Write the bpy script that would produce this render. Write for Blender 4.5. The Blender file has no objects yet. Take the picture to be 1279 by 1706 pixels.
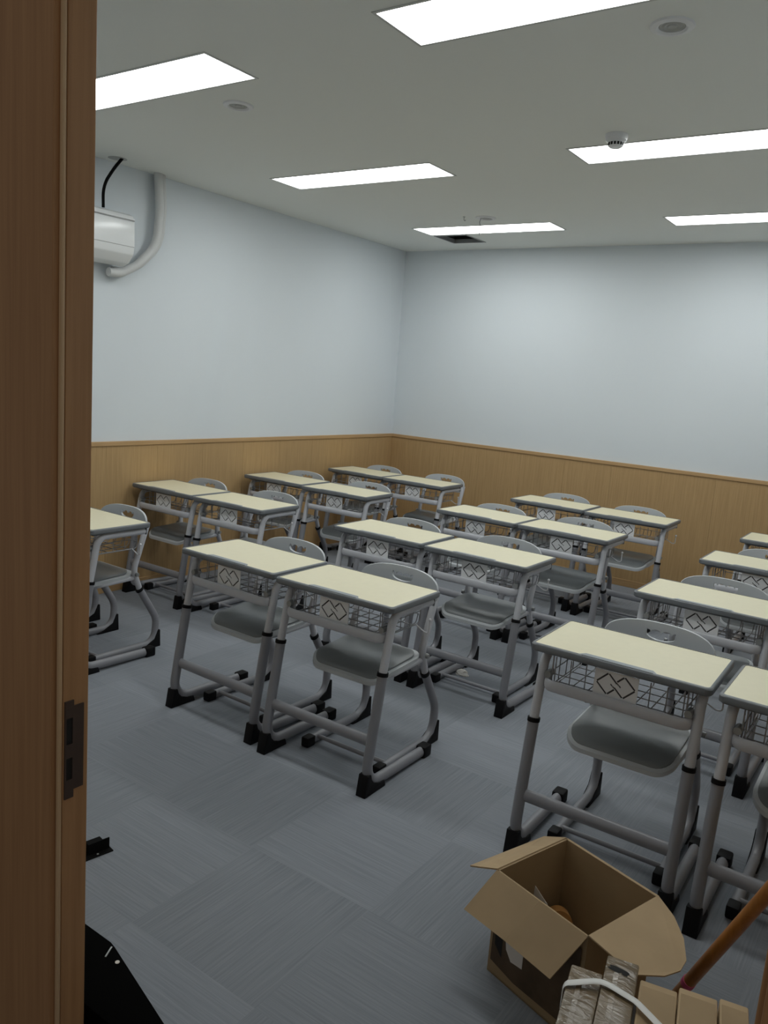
import bpy, bmesh, math, random
from mathutils import Vector, Matrix
random.seed(4)
PI = math.pi
S = bpy.context.scene
C = S.collection

# ---------------------------------------------------------------- camera
F_PX, YAW, PITCH, ROLL = 1325.81, math.radians(34.4894), math.radians(9.8292), math.radians(4.4241)
cd = bpy.data.cameras.new('camera')
cam = bpy.data.objects.new('camera', cd); C.objects.link(cam)
fw0 = Vector((-math.sin(YAW), math.cos(YAW), 0)); rt = Vector((math.cos(YAW), math.sin(YAW), 0)); up0 = Vector((0, 0, 1))
fw = fw0*math.cos(PITCH) - up0*math.sin(PITCH)
up = up0*math.cos(PITCH) + fw0*math.sin(PITCH)
r2 = rt*math.cos(ROLL) + up*math.sin(ROLL)
u2 = -rt*math.sin(ROLL) + up*math.cos(ROLL)
cam.matrix_world = Matrix(((r2.x, u2.x, -fw.x, 4.5619), (r2.y, u2.y, -fw.y, -6.6717), (r2.z, u2.z, -fw.z, 1.6338), (0, 0, 0, 1)))
cd.sensor_fit = 'VERTICAL'; cd.sensor_height = 36.0
cd.lens = F_PX/1706*36.0
cd.clip_start = 0.02
S.camera = cam

# ---------------------------------------------------------------- world, exposure
PANEL = 12.0            # strength of the ceiling panels
PANEL_COL = (0.97, 1.0, 0.985, 1)
W = bpy.data.worlds.new('world'); S.world = W; W.use_nodes = True
bgn = W.node_tree.nodes['Background']
bgn.inputs[0].default_value = (1.0, 0.93, 0.83, 1); bgn.inputs[1].default_value = 0.16
vs = S.view_settings
vs.view_transform = 'Standard'; vs.look = 'None'; vs.exposure = 0.0; vs.gamma = 1.0; vs.use_curve_mapping = False

# ---------------------------------------------------------------- materials
def srgb(r, g, b):
    f = lambda c: (c/255/12.92) if c <= 10 else ((c/255+0.055)/1.055)**2.4
    return (f(r), f(g), f(b), 1)
def mat(name, col, rough=0.5, metal=0.0, spec=0.5, var=0.0, scale=8.0, bump=0.0, bscale=200.0):
    m = bpy.data.materials.new(name); m.use_nodes = True
    nt = m.node_tree; b = nt.nodes['Principled BSDF']
    b.inputs['Base Color'].default_value = (*col[:3], 1)
    b.inputs['Roughness'].default_value = rough; b.inputs['Metallic'].default_value = metal
    b.inputs['Specular IOR Level'].default_value = spec
    tc = nt.nodes.new('ShaderNodeTexCoord')
    if var:
        n = nt.nodes.new('ShaderNodeTexNoise'); n.inputs['Scale'].default_value = scale; n.inputs['Detail'].default_value = 4
        nt.links.new(tc.outputs['Object'], n.inputs['Vector'])
        r = nt.nodes.new('ShaderNodeValToRGB')
        r.color_ramp.elements[0].position = 0.3; r.color_ramp.elements[1].position = 0.7
        r.color_ramp.elements[0].color = (*[c*(1-var) for c in col[:3]], 1)
        r.color_ramp.elements[1].color = (*[min(1, c*(1+var)) for c in col[:3]], 1)
        nt.links.new(n.outputs['Fac'], r.inputs['Fac']); nt.links.new(r.outputs['Color'], b.inputs['Base Color'])
    if bump:
        n2 = nt.nodes.new('ShaderNodeTexNoise'); n2.inputs['Scale'].default_value = bscale
        nt.links.new(tc.outputs['Object'], n2.inputs['Vector'])
        bp = nt.nodes.new('ShaderNodeBump'); bp.inputs['Strength'].default_value = bump; bp.inputs['Distance'].default_value = 0.002
        nt.links.new(n2.outputs['Fac'], bp.inputs['Height']); nt.links.new(bp.outputs['Normal'], b.inputs['Normal'])
    return m
def wood(name, c1, c2, rough=0.5, stretch=(90, 90, 3)):
    m = bpy.data.materials.new(name); m.use_nodes = True
    nt = m.node_tree; b = nt.nodes['Principled BSDF']
    b.inputs['Roughness'].default_value = rough; b.inputs['Specular IOR Level'].default_value = 0.3
    tc = nt.nodes.new('ShaderNodeTexCoord'); mp = nt.nodes.new('ShaderNodeMapping'); mp.inputs['Scale'].default_value = stretch
    n = nt.nodes.new('ShaderNodeTexNoise'); n.inputs['Scale'].default_value = 1.0; n.inputs['Detail'].default_value = 6; n.inputs['Roughness'].default_value = 0.6
    r = nt.nodes.new('ShaderNodeValToRGB'); r.color_ramp.elements[0].position = 0.3; r.color_ramp.elements[1].position = 0.72
    r.color_ramp.elements[0].color = (*c1, 1); r.color_ramp.elements[1].color = (*c2, 1)
    nt.links.new(tc.outputs['Object'], mp.inputs['Vector']); nt.links.new(mp.outputs['Vector'], n.inputs['Vector'])
    nt.links.new(n.outputs['Fac'], r.inputs['Fac']); nt.links.new(r.outputs['Color'], b.inputs['Base Color'])
    return m
def carpet():
    m = bpy.data.materials.new('carpet_tile'); m.use_nodes = True
    nt = m.node_tree; N = nt.nodes; L = nt.links; b = N['Principled BSDF']
    b.inputs['Roughness'].default_value = 0.85; b.inputs['Specular IOR Level'].default_value = 0.25
    g = N.new('ShaderNodeNewGeometry'); mp = N.new('ShaderNodeMapping'); mp.inputs['Location'].default_value = (0.15, 0.32, 0.25)
    L.new(g.outputs['Position'], mp.inputs['Vector'])
    ch = N.new('ShaderNodeTexChecker'); ch.inputs['Scale'].default_value = 2.0
    L.new(mp.outputs['Vector'], ch.inputs['Vector'])
    def streak(sc):
        q = N.new('ShaderNodeMapping'); q.inputs['Scale'].default_value = sc
        L.new(g.outputs['Position'], q.inputs['Vector'])
        n = N.new('ShaderNodeTexNoise'); n.inputs['Scale'].default_value = 1.0; n.inputs['Detail'].default_value = 5; n.inputs['Roughness'].default_value = 0.7
        L.new(q.outputs['Vector'], n.inputs['Vector']); return n.outputs['Fac']
    a = streak((3.0, 165, 1)); c = streak((165, 3.0, 1))
    mx = N.new('ShaderNodeMix'); mx.data_type = 'FLOAT'
    L.new(ch.outputs['Fac'], mx.inputs[0]); L.new(c, mx.inputs[2]); L.new(a, mx.inputs[3])
    r = N.new('ShaderNodeValToRGB'); r.color_ramp.elements[0].position = 0.25; r.color_ramp.elements[1].position = 0.75
    r.color_ramp.elements[0].color = (0.188, 0.203, 0.228, 1); r.color_ramp.elements[1].color = (0.288, 0.308, 0.342, 1)
    L.new(mx.outputs[0], r.inputs['Fac'])
    # each tile a slightly different dye lot
    fl = N.new('ShaderNodeVectorMath'); fl.operation = 'SCALE'; fl.inputs['Scale'].default_value = 2.0
    L.new(mp.outputs['Vector'], fl.inputs[0])
    f2 = N.new('ShaderNodeVectorMath'); f2.operation = 'FLOOR'; L.new(fl.outputs[0], f2.inputs[0])
    wn = N.new('ShaderNodeTexWhiteNoise'); L.new(f2.outputs[0], wn.inputs['Vector'])
    mr = N.new('ShaderNodeMapRange'); mr.inputs[3].default_value = 0.93; mr.inputs[4].default_value = 1.07
    L.new(wn.outputs['Value'], mr.inputs[0])
    mm = N.new('ShaderNodeMix'); mm.data_type = 'RGBA'; mm.blend_type = 'MULTIPLY'; mm.inputs[0].default_value = 1.0
    L.new(r.outputs['Color'], mm.inputs[6]); L.new(mr.outputs[0], mm.inputs[7])
    L.new(mm.outputs[2], b.inputs['Base Color'])
    bp = N.new('ShaderNodeBump'); bp.inputs['Strength'].default_value = 0.2; bp.inputs['Distance'].default_value = 0.002
    L.new(mx.outputs[0], bp.inputs['Height']); L.new(bp.outputs['Normal'], b.inputs['Normal'])
    return m
def glow(name, col, s):
    m = bpy.data.materials.new(name); m.use_nodes = True
    nt = m.node_tree; nt.nodes.clear()
    e = nt.nodes.new('ShaderNodeEmission'); o = nt.nodes.new('ShaderNodeOutputMaterial')
    e.inputs[0].default_value = col; e.inputs[1].default_value = s
    nt.links.new(e.outputs[0], o.inputs[0]); return m

M_wall = mat('wall_paint', (0.70, 0.75, 0.79), 0.75, var=0.012, scale=1.2, spec=0.25)
M_ceil = mat('ceiling_paint', (0.80, 0.82, 0.795), 0.85, spec=0.2)
M_floor = carpet()
M_wains = wood('wainscot_wood', (0.405, 0.26, 0.12), (0.51, 0.34, 0.165))
M_trimw = wood('wainscot_trim_wood', (0.44, 0.28, 0.13), (0.54, 0.35, 0.18), stretch=(3, 3, 90))
M_jamb = wood('door_frame_wood', (0.39, 0.21, 0.10), (0.50, 0.285, 0.14), stretch=(70, 70, 2))
M_jambedge = wood('door_frame_edge', (0.60, 0.42, 0.25), (0.70, 0.50, 0.31), stretch=(70, 70, 2))
M_seam = mat('panel_seam', (0.26, 0.16, 0.08), 0.8)
M_panel = glow('light_diffuser', PANEL_COL, PANEL)
M_lframe = mat('light_frame', (0.55, 0.56, 0.55), 0.5)
M_cream = mat('cream_laminate', (0.78, 0.725, 0.525), 0.33, var=0.015, scale=30, spec=0.4)
M_band = mat('grey_edge_plastic', (0.145, 0.157, 0.168), 0.38)
M_tray = mat('pen_tray_plastic', (0.27, 0.30, 0.325), 0.35)
M_tube = mat('light_grey_enamel', (0.565, 0.575, 0.615), 0.35, spec=0.5)
M_low = mat('dark_grey_enamel', (0.262, 0.266, 0.290), 0.35, spec=0.5)
M_black = mat('black_rubber', (0.005, 0.005, 0.006), 0.6, spec=0.2)
M_white = mat('white_plastic', (0.74, 0.75, 0.77), 0.4)
M_wire = mat('wire_enamel', (0.30, 0.30, 0.31), 0.4)
M_emb = mat('emblem_white', (0.86, 0.865, 0.88), 0.4)
M_seat = mat('grey_plastic', (0.52, 0.545, 0.565), 0.42, bump=0.05, bscale=400)
M_pad = mat('dark_seat_plastic', (0.19, 0.203, 0.21), 0.36, bump=0.08, bscale=500)
M_bolt = mat('steel_grey', (0.33, 0.34, 0.34), 0.4, metal=0.3)
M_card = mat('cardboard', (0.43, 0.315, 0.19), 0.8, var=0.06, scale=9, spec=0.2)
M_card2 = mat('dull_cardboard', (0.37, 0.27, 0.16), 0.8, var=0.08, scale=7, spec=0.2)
M_blackbox = mat('black_casing', (0.003, 0.003, 0.003), 0.9, spec=0.02)
M_iron = mat('black_iron', (0.006, 0.006, 0.006), 0.75, spec=0.1)
M_slitshade = mat('emblem_slit_shade', (0.05, 0.05, 0.055), 0.6)
M_dark = mat('void_dark', (0.015, 0.015, 0.015), 0.9)
M_brown = mat('bronze_strike', (0.075, 0.053, 0.047), 0.45, metal=0.2)
M_stick = wood('varnished_stick', (0.30, 0.115, 0.025), (0.45, 0.19, 0.045), rough=0.35, stretch=(60, 60, 6))
M_pink = mat('pink_tape', (0.65, 0.10, 0.22), 0.6)
M_ac = mat('ac_plastic', (0.80, 0.82, 0.83), 0.22)
M_hose = mat('wrapped_hose', (0.60, 0.61, 0.61), 0.6, bump=0.5, bscale=60)
M_paper = mat('paper', (0.75, 0.72, 0.68), 0.8)
M_sideshade = mat('box_side_shade', (0.10, 0.07, 0.045), 0.7, var=0.25, scale=14, spec=0.2)
M_orange = mat('amber_tape', (0.42, 0.20, 0.06), 0.4)
M_strap = mat('strap_plastic', (0.72, 0.72, 0.70), 0.4)
M_lens = mat('speaker_grille', (0.40, 0.41, 0.40), 0.5)
def film_mat():
    m = mat('taped_cardboard', (0.165, 0.118, 0.064), 0.5, var=0.12, scale=12, spec=0.3)
    nt = m.node_tree; b = nt.nodes['Principled BSDF']
    tc = nt.nodes.new('ShaderNodeTexCoord'); mp = nt.nodes.new('ShaderNodeMapping'); mp.inputs['Scale'].default_value = (9, 21, 9)
    mp.inputs['Rotation'].default_value = (0, 0, 0.5)
    n = nt.nodes.new('ShaderNodeTexNoise'); n.inputs['Scale'].default_value = 1.5; n.inputs['Detail'].default_value = 5; n.inputs['Distortion'].default_value = 1.2
    bp = nt.nodes.new('ShaderNodeBump'); bp.inputs['Strength'].default_value = 0.75; bp.inputs['Distance'].default_value = 0.008
    nt.links.new(tc.outputs['Object'], mp.inputs['Vector']); nt.links.new(mp.outputs['Vector'], n.inputs['Vector'])
    nt.links.new(n.outputs['Fac'], bp.inputs['Height']); nt.links.new(bp.outputs['Normal'], b.inputs['Normal'])
    b.inputs['Coat Weight'].default_value = 1.0; b.inputs['Coat Roughness'].default_value = 0.05
    nt.links.new(bp.outputs['Normal'], b.inputs['Coat Normal'])
    return m
M_film = film_mat()

# ---------------------------------------------------------------- mesh helpers
def obj(name, bm, m, parent=None, smooth=True, ang=35):
    bmesh.ops.recalc_face_normals(bm, faces=bm.faces[:])
    me = bpy.data.meshes.new(name); bm.to_mesh(me); bm.free()
    me.materials.append(m)
    if smooth:
        me.shade_smooth(); me.set_sharp_from_angle(angle=math.radians(ang))
    o = bpy.data.objects.new(name, me); C.objects.link(o)
    if parent: o.parent = parent
    return o
def empty(name, loc=(0, 0, 0), rz=0.0):
    o = bpy.data.objects.new(name, None); C.objects.link(o)
    o.empty_display_size = 0.1; o.location = loc; o.rotation_euler = (0, 0, rz); return o
def tag(o, label=None, cat=None, group=None, kind=None):
    if label: o['label'] = label
    if cat: o['category'] = cat
    if group: o['group'] = group
    if kind: o['kind'] = kind
    return o
def B(): return bmesh.new()
def box(bm, x0, x1, y0, y1, z0, z1, bev=0.0, seg=2, M=None):
    r = bmesh.ops.create_cube(bm, size=1.0)
    v = r['verts']
    for p in v:
        p.co = Vector(((x0+x1)/2 + p.co.x*(x1-x0), (y0+y1)/2 + p.co.y*(y1-y0), (z0+z1)/2 + p.co.z*(z1-z0)))
    if bev:
        e = list({e for p in v for e in p.link_edges})
        rb = bmesh.ops.bevel(bm, geom=e, offset=bev, segments=seg, affect='EDGES', profile=0.5)
        v = list({p for f in rb['faces'] for p in f.verts} | {p for p in v if p.is_valid})
    if M is not None:
        for p in v:
            if p.is_valid: p.co = M @ p.co
    return bm
def fillet(pts, rad, n=6):
    """polyline with rounded corners; rad: one radius or one per point"""
    P = [Vector(p) for p in pts]
    if not isinstance(rad, (list, tuple)): rad = [rad]*len(P)
    out = [P[0]]
    for i in range(1, len(P)-1):
        a, b, c = P[i-1], P[i], P[i+1]
        d1 = (a-b).normalized(); d2 = (c-b).normalized(); r = rad[i]
        ang = d1.angle(d2)
        if r <= 0 or ang > PI-0.02: out.append(b); continue
        t = min(r/math.tan(ang/2), 0.49*(a-b).length if i > 1 else 0.98*(a-b).length, 0.49*(c-b).length if i < len(P)-2 else 0.98*(c-b).length)
        r = t*math.tan(ang/2)
        p1 = b + d1*t; p2 = b + d2*t
        cen = b + (d1+d2).normalized()*(r/math.sin(ang/2))
        v1 = p1-cen; v2 = p2-cen; th = v1.angle(v2)
        for k in range(n+1):
            s = k/n
            out.append(cen + (v1*math.sin((1-s)*th) + v2*math.sin(s*th))/math.sin(th))
    out.append(P[-1]); return out
def tube(bm, path, rx, ry=None, ref=(1, 0, 0), n=12, cap=True):
    """elliptical section: rx along ref, ry across"""
    ry = rx if ry is None else ry
    ref = Vector(ref); P = [Vector(p) for p in path]; rings = []
    for i, p in enumerate(P):
        a = P[max(i-1, 0)]; c = P[min(i+1, len(P)-1)]
        t = (c-a).normalized()
        e1 = (ref - t*ref.dot(t))
        if e1.length < 1e-4: e1 = t.orthogonal()
        e1.normalize(); e2 = t.cross(e1)
        rings.append([bm.verts.new(p + e1*rx*math.cos(2*PI*k/n) + e2*ry*math.sin(2*PI*k/n)) for k in range(n)])
    for a, b in zip(rings, rings[1:]):
        for k in range(n):
            bm.faces.new((a[k], a[(k+1) % n], b[(k+1) % n], b[k]))
    if cap:
        bm.faces.new(rings[0][::-1]); bm.faces.new(rings[-1])
    return bm
def prism(bm, poly, axis, a0, a1, bev=0.0):
    """poly in the two other axes (order x,y,z without axis), extruded along axis"""
    def mk(u, v, w):
        return {'x': (w, u, v), 'y': (u, w, v), 'z': (u, v, w)}[axis]
    A = [bm.verts.new(mk(u, v, a0)) for u, v in poly]; Bv = [bm.verts.new(mk(u, v, a1)) for u, v in poly]
    n = len(poly); F = [bm.faces.new(A[::-1]), bm.faces.new(Bv)]
    for k in range(n): F.append(bm.faces.new((A[k], A[(k+1) % n], Bv[(k+1) % n], Bv[k])))
    if bev:
        e = list({e for f in F for e in f.edges})
        bmesh.ops.recalc_face_normals(bm, faces=F)
        bmesh.ops.bevel(bm, geom=e, offset=bev, segments=2, affect='EDGES', profile=0.5)
    return bm
def lathe(bm, prof, c=(0, 0, 0), n=32):
    c = Vector(c); rings = []
    for r, z in prof:
        if r < 1e-6: rings.append([bm.verts.new(c + Vector((0, 0, z)))])
        else: rings.append([bm.verts.new(c + Vector((r*math.cos(2*PI*k/n), r*math.sin(2*PI*k/n), z))) for k in range(n)])
    for a, b in zip(rings, rings[1:]):
        for k in range(n):
            k2 = (k+1) % n
            if len(a) == 1 and len(b) == 1: continue
            if len(a) == 1: bm.faces.new((a[0], b[k], b[k2]))
            elif len(b) == 1: bm.faces.new((a[k], a[k2], b[0]))
            else: bm.faces.new((a[k], a[k2], b[k2], b[k]))
    return bm
def rrect(x0, x1, y0, y1, r, n=5):
    o = []
    for cx, cy, a in ((x1-r, y1-r, 0), (x0+r, y1-r, 90), (x0+r, y0+r, 180), (x1-r, y0+r, 270)):
        for k in range(n+1):
            t = math.radians(a + 90*k/n); o.append((cx + r*math.cos(t), cy + r*math.sin(t)))
    return o
def ring_prism(bm, outer, inner, z0, z1, inset=0.004):
    """flat frame between two outlines with equal point counts, outer edge rounded"""
    n = len(outer)
    cx = sum(p[0] for p in outer)/n; cy = sum(p[1] for p in outer)/n
    sh = lambda p, d: (p[0] - math.copysign(d, p[0]-cx), p[1] - math.copysign(d, p[1]-cy))
    L = [[bm.verts.new((*p, z0)) for p in inner],
         [bm.verts.new((*sh(p, inset), z0)) for p in outer],
         [bm.verts.new((*p, z0+inset)) for p in outer],
         [bm.verts.new((*p, z1-inset)) for p in outer],
         [bm.verts.new((*sh(p, inset*0.4), z1-inset*0.4)) for p in outer],
         [bm.verts.new((*sh(p, inset), z1)) for p in outer],
         [bm.verts.new((*p, z1)) for p in inner]]
    for a, b in zip(L, L[1:] + L[:1]):
        for k in range(n):
            bm.faces.new((a[k], a[(k+1) % n], b[(k+1) % n], b[k]))
    return bm
def struct(name, bm, m, **kw): return tag(obj(name, bm, m, **kw), kind='structure')
def copy_tree(o, parent=None):
    c = o.copy(); C.objects.link(c)
    if parent: c.parent = parent
    for ch in list(o.children): copy_tree(ch, c)
    return c

# ---------------------------------------------------------------- the room
RW, H, YF = 4.80, 2.82, -5.80           # width, height, inner face of the door wall
HW = 1.047
DOOR0, DOOR1, DOORH = 3.316, 4.501, 2.34
struct('floor', box(B(), -0.1, RW+0.1, -7.6, 0.1, -0.1, 0), M_floor, smooth=False)
struct('wall_left', box(B(), -0.12, 0, -5.86, 0.12, 0, H), M_wall, smooth=False)
struct('wall_back', box(B(), 0, RW, 0, 0.12, 0, H), M_wall, smooth=False)
struct('wall_right', box(B(), RW, RW+0.12, -5.86, 0.12, 0, H), M_wall, smooth=False)
b = B(); box(b, 0, DOOR0-0.04, -5.86, YF, 0, H); box(b, DOOR1+0.04, RW, -5.86, YF, 0, H); box(b, DOOR0-0.04, DOOR1+0.04, -5.86, YF, DOORH+0.04, H)
struct('wall_front', b, M_wall, smooth=False)

# ceiling with openings for the light panels and the access hatch
LX, LY, LW, LD = (1.350, 3.386), (-4.220, -2.554, -0.873), 1.2, 0.280
holes = [(x-LW/2-.012, x+LW/2+.012, y-LD/2-.012, y+LD/2+.012) for x in LX for y in LY]
HATCH = (0.745, 1.065, -0.69, -0.345)
holes.append(HATCH)
xs = sorted({-0.12, RW+0.12} | {h[0] for h in holes} | {h[1] for h in holes})
ys = sorted({-5.86, 0.12} | {h[2] for h in holes} | {h[3] for h in holes})
b = B()
for x0, x1 in zip(xs, xs[1:]):
    for y0, y1 in zip(ys, ys[1:]):
        cx, cy = (x0+x1)/2, (y0+y1)/2
        if any(h[0] < cx < h[1] and h[2] < cy < h[3] for h in holes): continue
        box(b, x0, x1, y0, y1, H, H+0.03)
bmesh.ops.remove_doubles(b, verts=b.verts[:], dist=1e-5)
struct('ceiling', b, M_ceil, smooth=False)

# wainscot panels, cap and base on the walls
def panels(axis, a0, a1, first, name):
    """a run of laminate panels with narrow open seams"""
    b = B(); t = 0.012; e = first
    cuts = [a0]
    while e < a1-0.05:
        if e > a0+0.05: cuts.append(e)
        e += 0.425
    cuts.append(a1)
    for p, q in zip(cuts, cuts[1:]):
        if axis == 'L': box(b, 0, t, p+.0006, q-.0006, 0.06, HW-0.03)
        elif axis == 'B': box(b, p+.0006, q-.0006, -t, 0, 0.06, HW-0.03)
        elif axis == 'R': box(b, RW-t, RW, p+.0006, q-.0006, 0.06, HW-0.03)
        else: box(b, p+.0006, q-.0006, YF, YF+t, 0.06, HW-0.03)
    return struct(name, b, M_wains, smooth=False)
panels('L', YF, 0, YF+0.3, 'trim_1')
panels('B', 0.012, RW-0.012, 0.172, 'trim_2')
panels('R', YF, 0, YF+0.2, 'trim_3')
panels('F', 0.012, DOOR0-0.05, 0.3, 'trim_4')
def run(name, z0, z1, t, m):
    struct(name+'_left', box(B(), 0, t, YF, 0, z0, z1, 0.002), m, smooth=False)
    struct(name+'_back', box(B(), t, RW-t, -t, 0, z0, z1, 0.002), m, smooth=False)
    struct(name+'_right', box(B(), RW-t, RW, YF, 0, z0, z1, 0.002), m, smooth=False)
    struct(name+'_front', box(B(), t, DOOR0-0.05, YF, YF+t, z0, z1, 0.002), m, smooth=False)
run('baseboard', 0, 0.06, 0.016, M_trimw)
cap = [('trim_5', (0, .02, YF, 0)), ('trim_6', (.02, RW-.02, -.02, 0)), ('trim_7', (RW-.02, RW, YF, 0)), ('trim_8', (.02, DOOR0-.05, YF, YF+.02))]
for nm, (x0, x1, y0, y1) in cap:
    struct(nm, box(B(), x0, x1, y0, y1, HW-0.03, HW, 0.003), M_trimw, smooth=False)

# door frame
door = tag(empty('door_1', (DOOR0, YF, 0)), kind='structure')
def dpart(name, bm, m, parent=door, **kw):
    o = obj(name, bm, m, **kw); o.parent = parent
    o.matrix_parent_inverse = Matrix.Translation((-DOOR0, -YF, 0)) if parent is door else Matrix.Identity(4)
    return o
jl = dpart('left_jamb', box(B(), DOOR0-0.04, DOOR0, -5.853, YF, 0, DOORH, 0.0015), M_jamb, smooth=False)
dpart('right_jamb', box(B(), DOOR1, DOOR1+0.04, -5.862, YF, 0, DOORH, 0.002), M_jamb, smooth=False)
dpart('head_jamb', box(B(), DOOR0-0.04, DOOR1+0.04, -5.862, YF, DOORH, DOORH+0.04, 0.002), M_jamb, smooth=False)
b = B(); box(b, DOOR0-0.40, DOOR0-0.010, -5.872, -5.853, 0, DOORH+0.12, 0.002)
dpart('casing', b, M_jamb, smooth=False)
dpart('edge_strip', box(B(), DOOR0-0.010, DOOR0-0.001, -5.862, -5.853, 0, DOORH, 0.003), M_jambedge)
dpart('casing', box(B(), DOOR1+0.006, RW, -5.872, -5.862, 0, DOORH+0.12, 0.002), M_jamb, smooth=False)
dpart('casing', box(B(), DOOR0-0.010, DOOR1+0.006, -5.872, -5.862, DOORH+0.006, DOORH+0.12, 0.002), M_jamb, smooth=False)
# strike plate, with a lip towards the corridor and two pockets, their shade painted as thin dark plates
sx0, sx1 = DOOR0-0.0005, DOOR0+0.003
b = B()
zz = [0.812, 0.834, 0.878, 0.906, 0.958, 0.980]; yy = [-5.8505, -5.8475, -5.8345, -5.8110]
for i in range(5):
    for j in range(3):
        if j == 1 and i in (1, 3): continue
        box(b, sx0, sx1, yy[j], yy[j+1], zz[i], zz[i+1])
box(b, sx0, sx1, -5.8505, -5.832, 0.796, 0.812); box(b, sx0, sx1, -5.8505, -5.832, 0.980, 0.992)
bmesh.ops.remove_doubles(b, verts=b.verts[:], dist=1e-5)
dpart('strike_plate', b, M_brown, smooth=False)
for z0, z1 in ((0.834, 0.878), (0.906, 0.958)):
    dpart('pocket_shade', box(B(), DOOR0-0.0004, DOOR0+0.0008, -5.8475, -5.8345, z0, z1), M_dark, smooth=False)

# hatch shaft above the ceiling
hx0, hx1, hy0, hy1 = HATCH
b = B()
for q in ((hx0-.01, hx0, hy0, hy1), (hx1, hx1+.01, hy0, hy1), (hx0-.01, hx1+.01, hy0-.01, hy0), (hx0-.01, hx1+.01, hy1, hy1+.01)):
    box(b, *q, H+0.001, H+0.5)
box(b, hx0-.01, hx1+.01, hy0-.01, hy1+.01, H+0.5, H+0.51)
hs = tag(obj('ceiling_hatch', b, M_dark, smooth=False), 'open square black access hatch in the ceiling near the far corner', 'hatch')
b = B(); box(b, hx0, hx0+.012, hy0, hy1, H-.004, H+.03); box(b, hx1-.012, hx1, hy0, hy1, H-.004, H+.03)
box(b, hx0+.012, hx1-.012, hy0, hy0+.012, H-.004, H+.03); box(b, hx0+.012, hx1-.012, hy1-.012, hy1, H-.004, H+.03)
obj('hatch_frame', b, M_bolt, hs, smooth=False)

# ---------------------------------------------------------------- ceiling lights
lab = {(0, 0): 'large glowing ceiling panel at upper left, cut off by the door frame',
       (1, 0): 'largest glowing ceiling panel, cut by the top edge of the photo',
       (0, 1): 'whole glowing ceiling panel in the middle, second row, left one',
       (1, 1): 'glowing ceiling panel with the smoke detector beside it, cut off at right',
       (0, 2): 'whole farthest glowing ceiling panel beside the open black hatch',
       (1, 2): 'farthest glowing ceiling panel on the right, small strip above the back wall'}
proto = None
for i, x in enumerate(LX):
    for j, y in enumerate(LY):
        if proto is None:
            t = empty('ceiling_light')
            w, d = LW/2, LD/2
            b = B(); box(b, -w-.012, -w, -d-.012, d+.012, -0.003, 0.028); box(b, w, w+.012, -d-.012, d+.012, -0.003, 0.028)
            box(b, -w, w, -d-.012, -d, -0.003, 0.028); box(b, -w, w, d, d+.012, -0.003, 0.028)
            obj('light_frame', b, M_lframe, t, smooth=False)
            obj('diffuser', box(B(), -w, w, -d, d, 0.004, 0.012), M_panel, t, smooth=False)
            proto = t
        else: t = copy_tree(proto)
        t.location = (x, y, H)
        tag(t, lab[(i, j)], 'ceiling light', 'rectangular ceiling light panels')

# round speakers, smoke detector, small hooks
def speaker(loc, label, r=0.072):
    t = empty('ceiling_speaker', (*loc, H)); tag(t, label, 'ceiling speaker', 'round ceiling fittings')
    b = B(); lathe(b, [(r*.60, 0.0), (r*.60, -0.004), (r*.70, -0.009), (r*.95, -0.006), (r, -0.001), (r, 0.0)])
    obj('rim', b, M_white, t)
    b = B(); lathe(b, [(0, -0.004), (r*.18, -0.005), (r*.24, -0.001), (r*.36, -0.004), (r*.46, -0.0005), (r*.56, -0.003), (r*.605, -0.001)])
    obj('grille', b, M_lens, t)
    return t
speaker((3.626, -3.870), 'round white ceiling speaker at upper right of the photo')
speaker((1.614, -3.845), 'round white ceiling speaker right of the panel cut by the door frame')
t = speaker((1.551, -1.264), 'round white ceiling fitting with a rod hanging, nearest the open hatch', 0.076)
obj('hanging_rod', tube(B(), [(-.04, -.0, -0.002), (-.045, -.005, -0.03), (-.038, 0, -0.06), (-.042, .003, -0.125)], 0.003, n=8), M_bolt, t)
t = tag(empty('smoke_detector', (3.083, -2.835, H)), 'white round smoke detector on the ceiling beside a light panel', 'smoke detector')
b = B(); lathe(b, [(0.052, 0), (0.052, -0.012), (0.048, -0.026), (0.038, -0.034), (0.0, -0.034)]); obj('base', b, M_white, t)
b = B(); lathe(b, [(0.034, -0.034), (0.034, -0.052), (0.026, -0.058), (0, -0.058)]); hd = obj('sensor_head', b, M_white, t)
b = B()
for k in range(14):
    a = 2*PI*k/14; box(b, 0.0335, 0.0355, -.0045, .0045, -0.05, -0.037, M=Matrix.Rotation(a, 4, 'Z'))
obj('vent_slot', b, M_dark, hd, smooth=False)
t = tag(empty('ceiling_hook', (1.411, -1.339, H)), 'tiny metal hook hanging from the ceiling before the far light panel', 'hook')
obj('plate', lathe(B(), [(0, -0.003), (0.01, -0.003), (0.01, 0)], n=12), M_bolt, t)
obj('hook', tube(B(), fillet([(0, 0, -.002), (0, 0, -.022), (.012, 0, -.034), (.014, 0, -.022)], .006, 4), 0.003, ref=(0, 1, 0), n=8), M_bolt, t)

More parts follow.
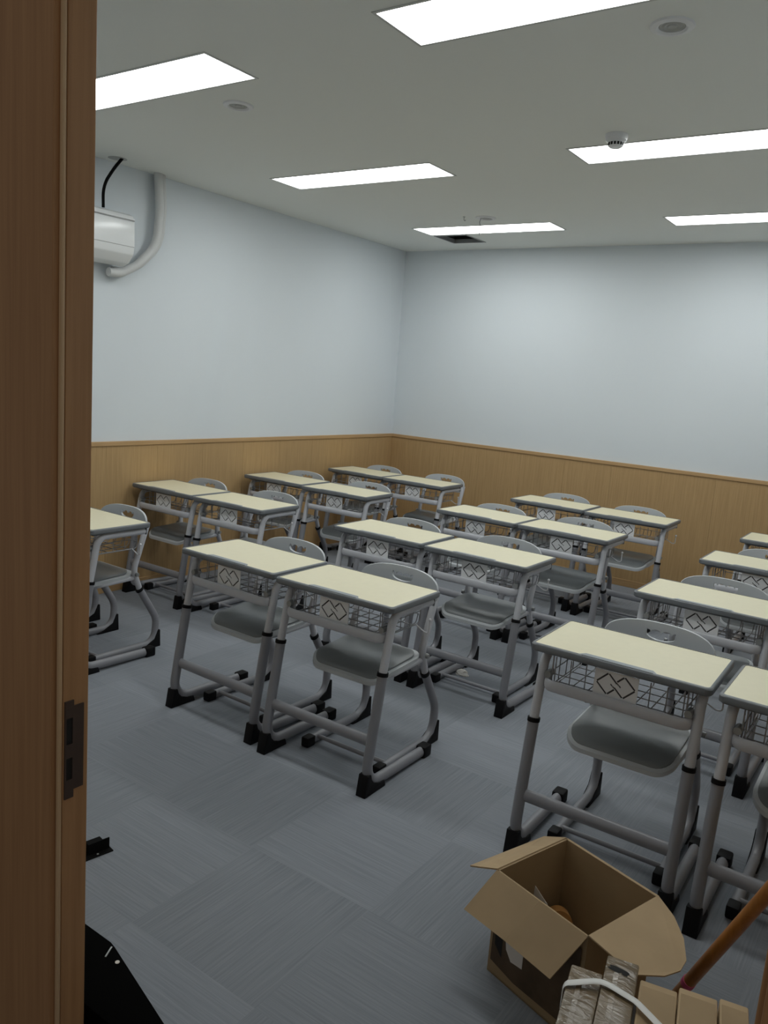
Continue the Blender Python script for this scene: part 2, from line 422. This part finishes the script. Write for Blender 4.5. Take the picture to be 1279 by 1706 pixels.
# ---------------------------------------------------------------- air conditioner on the left wall
t = tag(empty('air_conditioner', (0, -3.73, 2.18)), 'white wall air conditioner half hidden behind the door frame', 'air conditioner')
prof = [(0.0, 0.02), (0.0, 0.32), (0.15, 0.32), (0.185, 0.305), (0.198, 0.27), (0.205, 0.12), (0.195, 0.07), (0.15, 0.02), (0.09, 0.0)]
b = B(); prism(b, prof, 'y', -0.40, 0.40, 0.006); obj('body', b, M_ac, t)
obj('front_panel', prism(B(), [(0.203, 0.115), (0.198, 0.268), (0.2035, 0.27), (0.2095, 0.118)], 'y', -0.395, 0.395, 0.0015), M_ac, t)
obj('air_slot', box(B(), .120, .160, -0.37, 0.33, 0.006, 0.012, M=Matrix.Translation((0, 0, .004)) @ Matrix.Rotation(-.16, 4, 'Y')), M_bolt, t, smooth=False)
obj('highlight_lip', box(B(), .192, .2075, -0.397, 0.397, 0.277, 0.287, .003), M_white, t)  # strip added to stand in for the highlight on the panel's upper edge
obj('seam', box(B(), 0.199, 0.2045, -0.396, 0.396, 0.272, 0.2755), M_bolt, t, smooth=False)
pth = fillet([(0.05, -3.03, 2.835), (0.05, -3.01, 2.60), (0.05, -3.03, 2.36), (0.05, -3.19, 2.212), (0.05, -3.315, 2.148), (0.05, -3.40, 2.146)], [0, .3, .25, .2, .1, 0], 8)
b = B()
for dx, dy, r in ((0, .017, .026), (.012, -.018, .028)):
    tube(b, [(p.x+dx, p.y+dy, p.z+dy*.4) for p in pth], r, n=12)
tag(obj('refrigerant_hose', b, M_hose), 'pale wrapped hose curving from the ceiling to the air conditioner', 'hose')
tag(obj('power_cable', tube(B(), fillet([(0.14, -3.385, 2.825), (0.15, -3.455, 2.745), (0.15, -3.530, 2.630), (0.15, -3.526, 2.503)], [0, .5, .22, 0], 10), 0.0095, n=10), M_iron),
    'thin black cable hanging from the ceiling into the air conditioner', 'cable')
tag(obj('ceiling_patch', lathe(B(), [(0, -0.0022), (0.05, -0.002), (0.058, 0)], (0.11, -3.40, H), n=20), M_lens), 'grey plaster patch on the ceiling by the black cable', 'patch')

# ---------------------------------------------------------------- school desk
DW, DD, DH = 0.60, 0.372, 0.76
def make_desk():
    t = empty('school_desk')
    top = obj('desktop', prism(B(), rrect(-DW/2+.011, DW/2-.011, -DD/2+.014, DD/2-.010, .012), 'z', DH-.022, DH-.0005), M_cream, t)
    b = B(); ring_prism(b, rrect(-DW/2, DW/2, -DD/2, DD/2, .022), rrect(-DW/2+.011, DW/2-.011, -DD/2+.014, DD/2-.010, .012), DH-.026, DH+.0012, .005)
    obj('edge_band', b, M_band, top)
    b = B(); y0 = -DD/2+.009
    prism(b, [(-.132, y0), (.132, y0), (.112, y0+.026), (-.112, y0+.026)], 'z', DH-.004, DH+.0014); obj('pen_tray', b, M_tray, top)
    b = B(); box(b, -.118, .118, y0-.004, y0+.003, DH+.001, DH+.0026); obj('tray_lip', b, M_band, top)
    b = B(); box(b, -DW/2+.03, DW/2-.03, -DD/2+.035, DD/2-.03, DH-.038, DH-.024, .004); obj('under_panel', b, M_band, top)
    for s in (-1, 1):
        x = s*.264
        # upper tube: top bar under the desktop, bending down into the front leg
        pth = fillet([(x, .165, .712), (x, -.118, .712), (x, -.166, .47)], [0, .055, 0], 8)
        ul = obj('upper_tube', tube(B(), pth, .0165, .0175, n=14), M_tube, t)
        obj('rear_plug', box(B(), x-.017, x+.017, .163, .172, .694, .730, .004), M_band, ul)
        # telescopic lower leg with the floor rail
        pth = fillet([(x, -.163, .482), (x, -.236, .036), (x, .205, .026)], [0, .085, 0], 10)
        lg = obj('leg', tube(B(), pth, .0195, .0235, n=16), M_low, t)
        obj('collar', tube(B(), [(x, -.162, .489), (x, -.1645, .474)], .0215, .026, n=16), M_black, lg)
        b = B(); prism(b, [(-.257, 0), (-.243, .088), (-.220, .088), (-.213, .064), (-.195, .044), (-.160, .031), (-.120, .027), (-.112, 0)], 'x', x-.0230, x+.0230, .003); obj('foot', b, M_black, lg)
        b = B(); box(b, x-.024, x+.024, .185, .245, 0, .052, .007); obj('rail_cap', b, M_black, lg)
    b = B(); tube(b, [(-.264, -.205, .215), (.264, -.205, .215)], .023, .0145, ref=(0, 0.16, 1), n=16); obj('crossbar', b, M_low, t)
    # U-shaped flat rail in front of the tray
    pth = fillet([(-.243, -.115, .618), (-.243, -.165, .618), (.243, -.165, .618), (.243, -.115, .618)], .035, 6)
    obj('tray_rail', tube(B(), pth, .0205, .009, ref=(0, 0, 1), n=14), M_tube, t)
    # emblem panel with cut-out diamonds
    pm = B(); box(pm, -.073, .073, -.1545, -.1515, .625, .722)
    p = obj('emblem_panel', pm, M_emb, t, smooth=False)
    cb = B()
    def seg(x0, z0, x1, z1, w=.0058):
        dx, dz = x1-x0, z1-z0; L = math.hypot(dx, dz); a = math.atan2(dz, dx)
        box(cb, 0, L, -.02, .02, -w/2, w/2, M=Matrix.Translation((x0, -.153, .678+z0)) @ Matrix.Rotation(-a, 4, 'Y'))
    A, Hh = .036, .037
    for s in (-1, 1):
        o = (s*.065, 0); u = (s*.027, Hh); d = (s*.027, -Hh); i = (-s*.011, 0)
        lerp = lambda p, q, f: (p[0]+(q[0]-p[0])*f, p[1]+(q[1]-p[1])*f)
        seg(*lerp(o, u, .03), *lerp(o, u, .97)); seg(*lerp(o, d, .03), *lerp(o, d, .97))
        seg(*lerp(u, i, .05), *lerp(u, i, .80 if s < 0 else .62)); seg(*lerp(d, i, .05), *lerp(d, i, .62 if s < 0 else .80))
        seg(s*.011, s*.004, s*.017, -s*.002, .0045); seg(s*.003, s*.010, s*.010, s*.004, .0045)
    cut = obj('cutter', cb, M_white, smooth=False)
    md = p.modifiers.new('b', 'BOOLEAN'); md.operation = 'DIFFERENCE'; md.object = cut; md.solver = 'EXACT'; md.use_self = True
    dg = bpy.context.evaluated_depsgraph_get(); dg.update()
    nm = bpy.data.meshes.new_from_object(p.evaluated_get(dg)); p.modifiers.clear(); p.data = nm
    cut.name = 'diamond_shade'; cut.parent = p; cut.data.materials.clear(); cut.data.materials.append(M_slitshade)  # dark inlay closes the slits, standing in for the shade behind them
    for v in cut.data.vertices: v.co.y = -.1524 if v.co.y < -.153 else -.1516
    # wire basket
    b = B(); r = .0021
    for k in range(9):
        x = -.216 + .054*k
        tube(b, fillet([(x, -.138, .716), (x, -.138, .612), (x, .135, .612), (x, .150, .650)], [0, .02, .02, 0], 3), r, n=5)
    for y, z in ((-.138, .655), (-.085, .610), (-.02, .610), (.045, .610), (.11, .610), (.150, .650)):
        tube(b, [(-.226, y, z), (.226, y, z)], r, ref=(0, 1, 0), n=5)
    for s in (-1, 1):
        x = s*.226
        tube(b, fillet([(x, -.138, .718), (x, -.138, .612), (x, .150, .612), (x, .150, .718)], .02, 3), r*1.3, n=5)
        tube(b, [(x, -.138, .665), (x, .150, .665)], r, n=5)
        for y in (-.07, 0, .07): tube(b, [(x, y, .612), (x, y, .716)], r, n=5)
    obj('wire_basket', b, M_wire, t)
    for s in (-1, 1):
        b = B(); tube(b, [(s*.236, -.158, .652), (s*.236, -.118, .652)], .0125, n=14); obj('basket_bolt', b, M_bolt, t)
    # bag hook on the right-hand side
    b = B(); tube(b, fillet([(.226, .12, .612), (.270, .12, .590), (.292, .12, .590), (.292, .12, .645)], .010, 4), .0030, ref=(0, 1, 0), n=8)
    bmesh.ops.create_uvsphere(b, u_segments=10, v_segments=8, radius=.0070, matrix=Matrix.Translation((.292, .12, .648)))
    obj('bag_hook', b, M_white, t)
    return t

# ---------------------------------------------------------------- school chair
def make_chair():
    t = empty('school_chair')
    # backrest: curved shell with a scalloped hand hole
    n, rings_n = 96, 7
    zc = .748
    def outer(a):
        # superellipse-like outline seen from the front, arched on top
        hw = .206
        best = None
        ca, sa = math.cos(a), math.sin(a)
        lo, hi = 0.0, 0.5
        def inside(x, z):
            if abs(x) >= hw: return False
            if z >= .715: return (abs(x)/hw)**2.7 + ((z-.715)/.078)**2.7 < 1
            return (abs(x)/hw)**5 + ((.715-z)/.062)**5 < 1
        for _ in range(40):
            m = (lo+hi)/2
            if inside(m*ca, zc+m*sa): lo = m
            else: hi = m
        return lo*ca, zc+lo*sa
    def hole(a):
        x = .055*math.cos(a)
        if math.sin(a) >= 0: z = .004 + .012*abs(math.sin(4*a))**.6
        else: z = .003 - .026*abs(math.sin(a))**.8
        return x, zc + z
    def bend(x, z, back):
        y = .312 - .034*(abs(x)/.206)**2 + .10*(z-.79) + (.022 if back else 0)*.55
        return (x, y, z)
    b = B(); front, rear = [], []
    for k in range(rings_n):
        f = k/(rings_n-1)
        for lst, bk in ((front, False), (rear, True)):
            ring = []
            for q in range(n):
                a = 2*PI*q/n
                hx, hz = hole(a); ox, oz = outer(a)
                if k == rings_n-1: ox, oz = ox*.985, zc+(oz-zc)*.97 if True else oz
                x, z = hx+(ox-hx)*f, hz+(oz-hz)*f
                ring.append(b.verts.new(bend(x, z, bk)))
            lst.append(ring)
    mid = []
    for q in range(n):
        ox, oz = outer(2*PI*q/n); p = Vector(bend(ox, oz, False)); p.y += .006; mid.append(b.verts.new(p))
    def skin(a, c):
        for q in range(n): b.faces.new((a[q], a[(q+1) % n], c[(q+1) % n], c[q]))
    for a, c in zip(front, front[1:]): skin(a, c)
    for a, c in zip(rear, rear[1:]): skin(c, a)
    skin(front[-1], mid); skin(mid, rear[-1]); skin(rear[0], front[0])
    obj('backrest', b, M_seat, t, ang=50)
    # seat shell and inset pad
    def slab(bm, hw, y0, y1, r, dz0, dz1, z0, curl):
        out = rrect(-hw, hw, y0, y1, r, 6)
        lay = []
        cx, cy = 0, (y0+y1)/2
        fr = [0, .3, .55, .75, .9, 1.0]
        for dz, seq in ((dz1, fr), (dz0, fr[::-1])):
            for f in seq:
                ring = []
                for (x, y) in out:
                    px, py = cx+(x-cx)*max(f, .02), cy+(y-cy)*max(f, .02)
                    s = (y1-py)/(y1-y0)
                    zz = z0 - curl*max(0, (s-.62)/.38)**2 - .010*(1-(px/hw)**2)*(1 if s < .8 else (1-s)/.2) + .012*max(0, (.18-s)/.18)
                    ring.append(bm.verts.new((px, py, zz + dz - (.004 if f == 1.0 and dz == dz1 else 0))))
                lay.append(ring)
        m = len(out)
        for a, c in zip(lay, lay[1:]):
            for q in range(m): bm.faces.new((a[q], a[(q+1) % m], c[(q+1) % m], c[q]))
        bm.faces.new(lay[0]); bm.faces.new(lay[-1])
        return bm
    st = obj('seat', slab(B(), .193, -.105, .235, .07, -.020, 0, .452, .046), M_seat, t, ang=50)
    obj('seat_pad', slab(B(), .180, -.094, .205, .06, 0.0, .011, .452, .046), M_pad, st, ang=50)
    for s in (-1, 1):
        x = s*.190
        up_ = fillet([(x, .292, .715), (x, .208, .470), (x, .258, .345)], [0, .10, 0], 8)
        ut = obj('upper_tube', tube(B(), up_, .0155, .0165, n=14), M_tube, t)
        pth = fillet([(x, .252, .358), (x, .372, .168), (x, .362, .022), (x, -.035, .022)], [0, .12, .085, 0], 10)
        lg = obj('leg', tube(B(), pth, .0180, .0200, n=16), M_low, t)
        obj('collar', tube(B(), [(x, .2465, .364), (x, .2555, .350)], .0195, .0225, n=16), M_black, lg)
        b = B(); prism(b, [(.392, 0), (.388, .100), (.374, .100), (.350, .050), (.290, .020), (.245, .0)], 'x', x-.022, x+.022, .004); obj('heel_foot', b, M_black, lg)
        b = B(); box(b, x-.020, x+.020, -.085, -.030, 0, .046, .007); obj('rail_cap', b, M_black, lg)
        b = B(); tube(b, fillet([(s*.188, .222, .428), (s*.182, -.005, .418), (s*.10, -.062, .388), (0, -.064, .388)], [0, .05, .04, 0], 6), .012, .010, ref=(0, 0, 1), n=10); obj('seat_arm', b, M_tube, t)
        b = B(); bmesh.ops.create_cone(b, cap_ends=True, segments=14, radius1=.012, radius2=.010, depth=.012, matrix=Matrix.Translation((s*.217, .214, .452)) @ Matrix.Rotation(PI/2, 4, 'Y')); obj('bolt', b, M_bolt, t)
    obj('stretcher', tube(B(), [(-.190, -.005, .030), (.190, -.005, .030)], .0095, .0095, ref=(0, 0, 1), n=12), M_low, t)
    return t

DESKS = {'m1a': (2.037, -4.031, -1.0), 'm1b': (2.661, -4.056, 0.9), 'm2a': (2.096, -2.968, 0.5), 'm2b': (2.719, -2.984, -0.4),
 'm3a': (2.138, -1.910, -1.6), 'm3b': (2.747, -1.921, -1.0), 'm4a': (2.198, -0.911, 0.0), 'm4b': (2.814, -0.955, 0.2),
 'l1a': (0.278, -4.128, 0.0), 'l1b': (0.901, -4.132, 0.0), 'l2a': (0.340, -3.005, 0.4), 'l2b': (0.960, -3.006, 1.8), 'l3a': (0.356, -1.943, 1.0), 'l3b': (0.986, -1.974, 1.8),
 'l4a': (0.380, -0.917, -0.6), 'l4b': (0.992, -0.928, 0.6), 'r1a': (3.806, -3.997, 1.2), 'r1b': (4.430, -4.008, 0.2),
 'r2a': (3.834, -2.973, -0.3), 'r2b': (4.456, -2.975, 0.0), 'r3a': (3.864, -1.938, 0.0), 'r4a': (3.886, -0.992, 0.1)}
CH = {'m1a': (-.007, 0), 'm1b': (.026, .0), 'm2a': (-.026, -.045), 'm2b': (-.024, -.019), 'm3a': (-.026, -.05), 'm3b': (-.026, -.024),
 'm4a': (-.026, 0), 'm4b': (-.026, -.023), 'l1a': (-.01, .0), 'l1b': (-.026, -.03), 'l2a': (-.026, -.022), 'l2b': (.002, 0), 'l3a': (-.026, -.026), 'l3b': (.009, 0),
 'l4a': (-.005, 0), 'l4b': (.026, .045), 'r1a': (.015, 0), 'r1b': (.012, 0), 'r2a': (-.011, 0), 'r3a': (.012, 0)}
desk_labels = {
 'm1a': 'cream school desk, left one of the front pair in the middle column',
 'm1b': 'cream school desk, right one of the front pair in the middle column',
 'm2a': 'cream school desk, left one of the second pair in the middle column',
 'm2b': 'cream school desk, right one of the second pair in the middle column',
 'm3a': 'cream school desk, left one of the third pair in the middle column',
 'm3b': 'cream school desk, right one of the third pair in the middle column',
 'm4a': 'cream school desk, left one of the middle pair nearest the back wall',
 'm4b': 'cream school desk, right one of the middle pair nearest the back wall',
 'l1a': 'cream school desk by the left wall, hidden behind the wooden door frame',
 'l1b': 'cream school desk half cut off by the wooden door frame at left',
 'l2a': 'cream school desk against the left wall, the nearest one whose top is whole',
 'l2b': 'cream school desk right beside the nearest whole desk at the left wall',
 'l3a': 'cream school desk against the left wall, second from the far corner',
 'l3b': 'cream school desk, aisle side of the left pair second from the back wall',
 'l4a': 'cream school desk pushed into the far corner against the left wall',
 'l4b': 'cream school desk, right one of the pair in the far corner',
 'r1a': 'largest cream school desk, right behind the open cardboard box',
 'r1b': 'cream school desk cut by the right photo edge above the wooden stick',
 'r2a': 'cream school desk behind the largest desk, cut by the right photo edge',
 'r2b': 'school desk at the right photo edge showing only a lower leg',
 'r3a': 'cream school desk in the right column, third from the front',
 'r4a': 'cream school desk, small farthest corner at the right photo edge'}
chair_labels = {
 'm1a': 'grey chair behind the left desk of the front middle pair',
 'm1b': 'grey chair behind the right desk of the front middle pair',
 'm2a': 'grey chair behind the left desk of the second middle pair',
 'm2b': 'grey chair behind the right desk of the second middle pair',
 'm3a': 'grey chair behind the left desk of the third middle pair',
 'm3b': 'grey chair behind the right desk of the third middle pair',
 'm4a': 'grey chair by the back wall, left one of the middle column',
 'm4b': 'grey chair by the back wall, right one of the middle column',
 'l1a': 'grey chair showing only a sliver of backrest beside the door frame',
 'l1b': 'grey chair seen from its side at the desk cut by the door frame',
 'l2a': 'grey chair at the nearest whole desk against the left wall',
 'l2b': 'grey chair on the aisle side beside the nearest wall desk pair at left',
 'l3a': 'grey chair against the left wall, second from the far corner',
 'l3b': 'grey chair on the aisle side of the left pair second from the back',
 'l4a': 'grey chair in the far corner between the two walls',
 'l4b': 'grey chair behind the right desk of the far corner pair',
 'r1a': 'largest grey chair, at the desk behind the open cardboard box',
 'r1b': 'grey chair legs at the right photo edge behind the wooden stick',
 'r2a': 'grey chair behind the second desk of the right column',
 'r3a': 'grey chair behind the third desk of the right column'}
dproto = make_desk(); cproto = make_chair()
first_d, first_c = dproto, cproto
for key, (x, y, rz) in DESKS.items():
    d = dproto if first_d else copy_tree(dproto); first_d = None
    d.location = (x, y, 0); d.rotation_euler = (0, 0, math.radians(rz))
    tag(d, desk_labels[key], 'desk', 'cream-topped school desks in rows')
    if key in CH:
        c = cproto if first_c else copy_tree(cproto); first_c = None
        dx, dy = CH[key]
        c.location = (x+dx, y+dy, 0); c.rotation_euler = (0, 0, math.radians(rz))
        tag(c, chair_labels[key], 'chair', 'grey school chairs in rows')

# ---------------------------------------------------------------- open cardboard box
BT = 0.31
Lp, Bp, Rp, Fp = Vector((3.749, -4.80)), Vector((3.836, -4.52)), Vector((4.134, -4.612)), Vector((4.046, -4.892))
cx, cy = (Lp.x+Bp.x+Rp.x+Fp.x)/4, (Lp.y+Bp.y+Rp.y+Fp.y)/4
t = tag(empty('cardboard_box', (cx, cy, 0)), 'open brown cardboard box with flaps folded out on the floor', 'box')
loc = lambda p, z=0.0: Vector((p.x-cx, p.y-cy, z))
def sheet(bm, pts, th=0.004):
    """a thick card from a 3D outline"""
    P = [Vector(p) for p in pts]; nrm = (P[1]-P[0]).cross(P[2]-P[0]).normalized()*th
    A = [bm.verts.new(p) for p in P]; Q = [bm.verts.new(p+nrm) for p in P]; m = len(P)
    bm.faces.new(A[::-1]); bm.faces.new(Q)
    for k in range(m): bm.faces.new((A[k], A[(k+1) % m], Q[(k+1) % m], Q[k]))
    return bm
b = B()
for p, q in ((Lp, Fp), (Fp, Rp), (Rp, Bp), (Bp, Lp)):
    sheet(b, [loc(p), loc(q), loc(q, BT), loc(p, BT)], -0.004)
sheet(b, [loc(Lp, .001), loc(Fp, .001), loc(Rp, .001), loc(Bp, .001)])
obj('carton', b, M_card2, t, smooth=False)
o3 = lambda p, dx, dy, z: Vector((p.x-cx+dx, p.y-cy+dy, z))
bl = B()
# front-left flap: two leaves with a crease
m0 = loc((Lp+Fp)/2, BT); out = Vector((-.052, -.075, -.105)); out2 = Vector((-.060, -.064, -.110))
mo = m0 + (out+out2)/2 + Vector((.0, .0, .004))
sheet(bl, [loc(Lp, BT), loc(Lp, BT)+out, mo, m0]); sheet(bl, [m0, mo, loc(Fp, BT)+out2, loc(Fp, BT)])
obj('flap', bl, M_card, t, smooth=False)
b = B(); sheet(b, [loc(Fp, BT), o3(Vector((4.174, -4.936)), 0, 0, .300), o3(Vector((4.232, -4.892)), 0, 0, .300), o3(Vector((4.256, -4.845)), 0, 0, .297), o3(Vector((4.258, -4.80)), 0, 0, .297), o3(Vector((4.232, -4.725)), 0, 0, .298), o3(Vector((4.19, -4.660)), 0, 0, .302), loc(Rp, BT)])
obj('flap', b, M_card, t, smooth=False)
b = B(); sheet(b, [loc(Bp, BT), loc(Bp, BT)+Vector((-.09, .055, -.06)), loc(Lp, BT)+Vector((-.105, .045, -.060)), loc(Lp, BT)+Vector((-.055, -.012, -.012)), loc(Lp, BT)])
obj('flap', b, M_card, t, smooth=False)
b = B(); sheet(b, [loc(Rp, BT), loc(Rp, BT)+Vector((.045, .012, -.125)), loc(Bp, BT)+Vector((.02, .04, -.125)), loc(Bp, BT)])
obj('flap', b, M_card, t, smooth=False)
# shipping sticker on the shaded front side
d = (Fp-Lp).normalized(); nn = Vector((d.y, -d.x))
b = B(); q = lambda s, z: Vector((Lp.x-cx+d.x*s+nn.x*.006, Lp.y-cy+d.y*s+nn.y*.006, z))
sheet(b, [q(.055, .17), q(.065, .11), q(.085, .085), q(.125, .09), q(.125, .17)], -.001); obj('sticker', b, M_paper, t, smooth=False)
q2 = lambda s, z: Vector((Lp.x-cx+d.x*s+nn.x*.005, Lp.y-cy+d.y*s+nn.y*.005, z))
b = B(); sheet(b, [q2(.012, .27), q2(.012, .045), q2(.10, .03), q2(.30, .035), q2(.30, .27)], -.0006); obj('side_shade_panel', b, M_sideshade, t, smooth=False)  # dark brown sheet, puts the shade of this box side into colour
b = B(); sheet(b, [q(.018, .20), q(.024, .10), q(.05, .075), q(.05, .19)], -.0006); obj('printed_mark', b, M_dark, t, smooth=False)
b = B(); sheet(b, [Vector((3.812-cx, -4.668-cy, .222)), Vector((3.815-cx, -4.71-cy, .008)), Vector((3.875-cx, -4.735-cy, .008)), Vector((3.866-cx, -4.700-cy, .205))], .001)
o = obj('paper_sheet', b, M_paper, smooth=False); o.location = (cx, cy, 0); tag(o, 'white sheet of paper standing up inside the open box', 'paper')
b = B(); lathe(b, [(.014, -.022), (.038, -.022), (.038, .022), (.014, .022), (.014, -.022)], n=28)
o = obj('tape_roll', b, M_orange); o.location = (3.872, -4.610, .103); o.rotation_euler = (1.3, 0.2, 0.5); tag(o, 'amber roll lying inside the open cardboard box', 'tape')

# ---------------------------------------------------------------- strapped cartons in the doorway
t = tag(empty('carton_bundle', (4.25, -5.3, 0)), 'bundle of five narrow flat cartons tied with a white strap by the door', 'carton bundle')
ax = Vector((0.052, -0.245, 0)).normalized(); pr = Vector((-ax.y, ax.x, 0))    # length and width directions
HB = 0.40
far = [(-.180, -.113, 0.066, .400, M_film), (-.112, -.044, .066, .406, M_film), (-.038, .038, .07, .398, M_card), (.040, .116, .07, .400, M_card), (.120, .176, .07, .398, M_card)]
org = Vector((4.250, -5.035, 0))
offs = [0.048, -.012, .020, .005, -.006]
for (w0, w1, _, hh, m), of in zip(far, offs):
    Mx = Matrix(((pr.x, ax.x, 0, org.x-4.25), (pr.y, ax.y, 0, org.y+5.3), (0, 0, 1, 0), (0, 0, 0, 1)))
    b = B(); box(b, w0, w1, of, .62, 0.0, hh, .004, 2, M=Mx)
    c = obj('carton', b, m, t)
    b = B(); box(b, w0+.004, w1-.004, of+.02, .60, hh-.001, hh+.0012, M=Mx) if m is M_card else box(b, w0+.02, w0+.03, of+.05, .55, hh-.001, hh+.0012, M=Mx)
    obj('closing_tape', b, M_card2 if m is M_card else M_film, c)
P = lambda w, l, z: Mx @ Vector((w, l, z))
pth = fillet([P(-.184, .15, .02), P(-.184, .12, .404), P(-.112, .085, .413), P(-.04, .108, .411), P(.06, .19, .407), P(.180, .28, .404), P(.181, .28, .05)], [0, .012, .05, .05, .1, .012, 0], 5)
obj('strap', tube(B(), pth, .0085, .0022, ref=(ax.x, ax.y, 0.0), n=8), M_strap, t)
b = B()
for w, l, rr, st in ((-.092, .030, .010, 1.4), (-.080, .026, .012, 1.9), (-.070, .036, .006, 1.2)):
    k0 = len(b.verts); lathe(b, [(0, .0006), (rr*.6, .0005), (rr, 0)], n=9); b.verts.ensure_lookup_table()
    for v in b.verts[k0:]: v.co = P(w, l, .4064) + Vector((v.co.x*st*random.uniform(.8, 1.2), v.co.y*.55, v.co.z))
obj('scuff', b, M_dark, t)

# ---------------------------------------------------------------- wooden stick leaning on the right wall
A0, A1 = Vector((4.210, -4.555, 0.016)), Vector((4.778, -5.165, 1.56))
t = tag(empty('wooden_stick', A0), 'orange-brown wooden stick leaning at the right behind the cartons', 'stick')
b = B(); L = A1-A0; tube(b, [(0, 0, 0), L*.3+Vector((.002, 0, 0)), L*.6, L*.99], .0165, n=16); obj('shaft', b, M_stick, t)
b = B(); tube(b, [L*.040, L*.052], .0180, n=16); obj('pink_band', b, M_pink, t)

# ---------------------------------------------------------------- black case and bracket at lower left
t = tag(empty('black_case', (3.1, -5.72, 0)), 'large black case on the floor at lower left, beside the door frame', 'case')
poly = [(2.72, -5.643), (3.185, -5.639), (3.205, -5.643), (3.462, -5.713), (3.47, -5.785), (2.72, -5.785)]
b = B(); prism(b, [(x-3.1, y+5.72) for x, y in poly], 'z', 0.0, 0.30, .004); obj('body', b, M_blackbox, t)
ray = lambda x, y: (x-3.1, y+5.72)
b = B(); box(b, -.016, .016, -.0017, .0017, .2995, .3012, M=Matrix.Translation((.108, .057, 0)) @ Matrix.Rotation(2.08, 4, 'Z')); obj('label_strip', b, M_bolt, t, smooth=False)
b = B(); lathe(b, [(0, .3015), (.005, .3010), (.005, .2995)], (.149, .050, 0), 14); obj('rivet', b, M_paper, t)
t = tag(empty('metal_bracket', (2.45, -5.16, 0)), 'small black metal bracket lying on the floor by the door frame', 'bracket')
b = B()
R_ = Matrix.Rotation(math.radians(80), 4, 'Z')
box(b, -.10, .030, -.072, .030, 0, .004, .001, M=R_); obj('base_plate', b, M_iron, t, smooth=False)
b = B(); box(b, -.043, .025, -.052, -.048, .004, .042, M=R_); box(b, -.047, -.043, -.052, .028, .004, .042, M=R_); obj('upright_plate', b, M_iron, t, smooth=False)
for s in (-.08, -.02):
    b = B(); lathe(b, [(0, .0048), (.0035, .0048), (.0035, .0038)], R_ @ Vector((s, -.062, 0)), 12); obj('screw_hole', b, M_lens, t)

# scrap on the floor
b = B()
prof = [(0, .030), (.014, .028), (.026, .018), (.034, .006), (.036, 0.0), (0, 0.0)]
lathe(b, prof, n=11)
for v in b.verts:
    if v.co.z > .001: v.co.x += random.uniform(-.005, .005); v.co.y += random.uniform(-.005, .005)
o = obj('paper_scrap', b, M_paper, smooth=False); o.location = (2.562, -2.86, 0); o.scale = (1.2, .8, 1)
tag(o, 'small crumpled pale scrap on the floor under the second middle desk pair', 'paper')
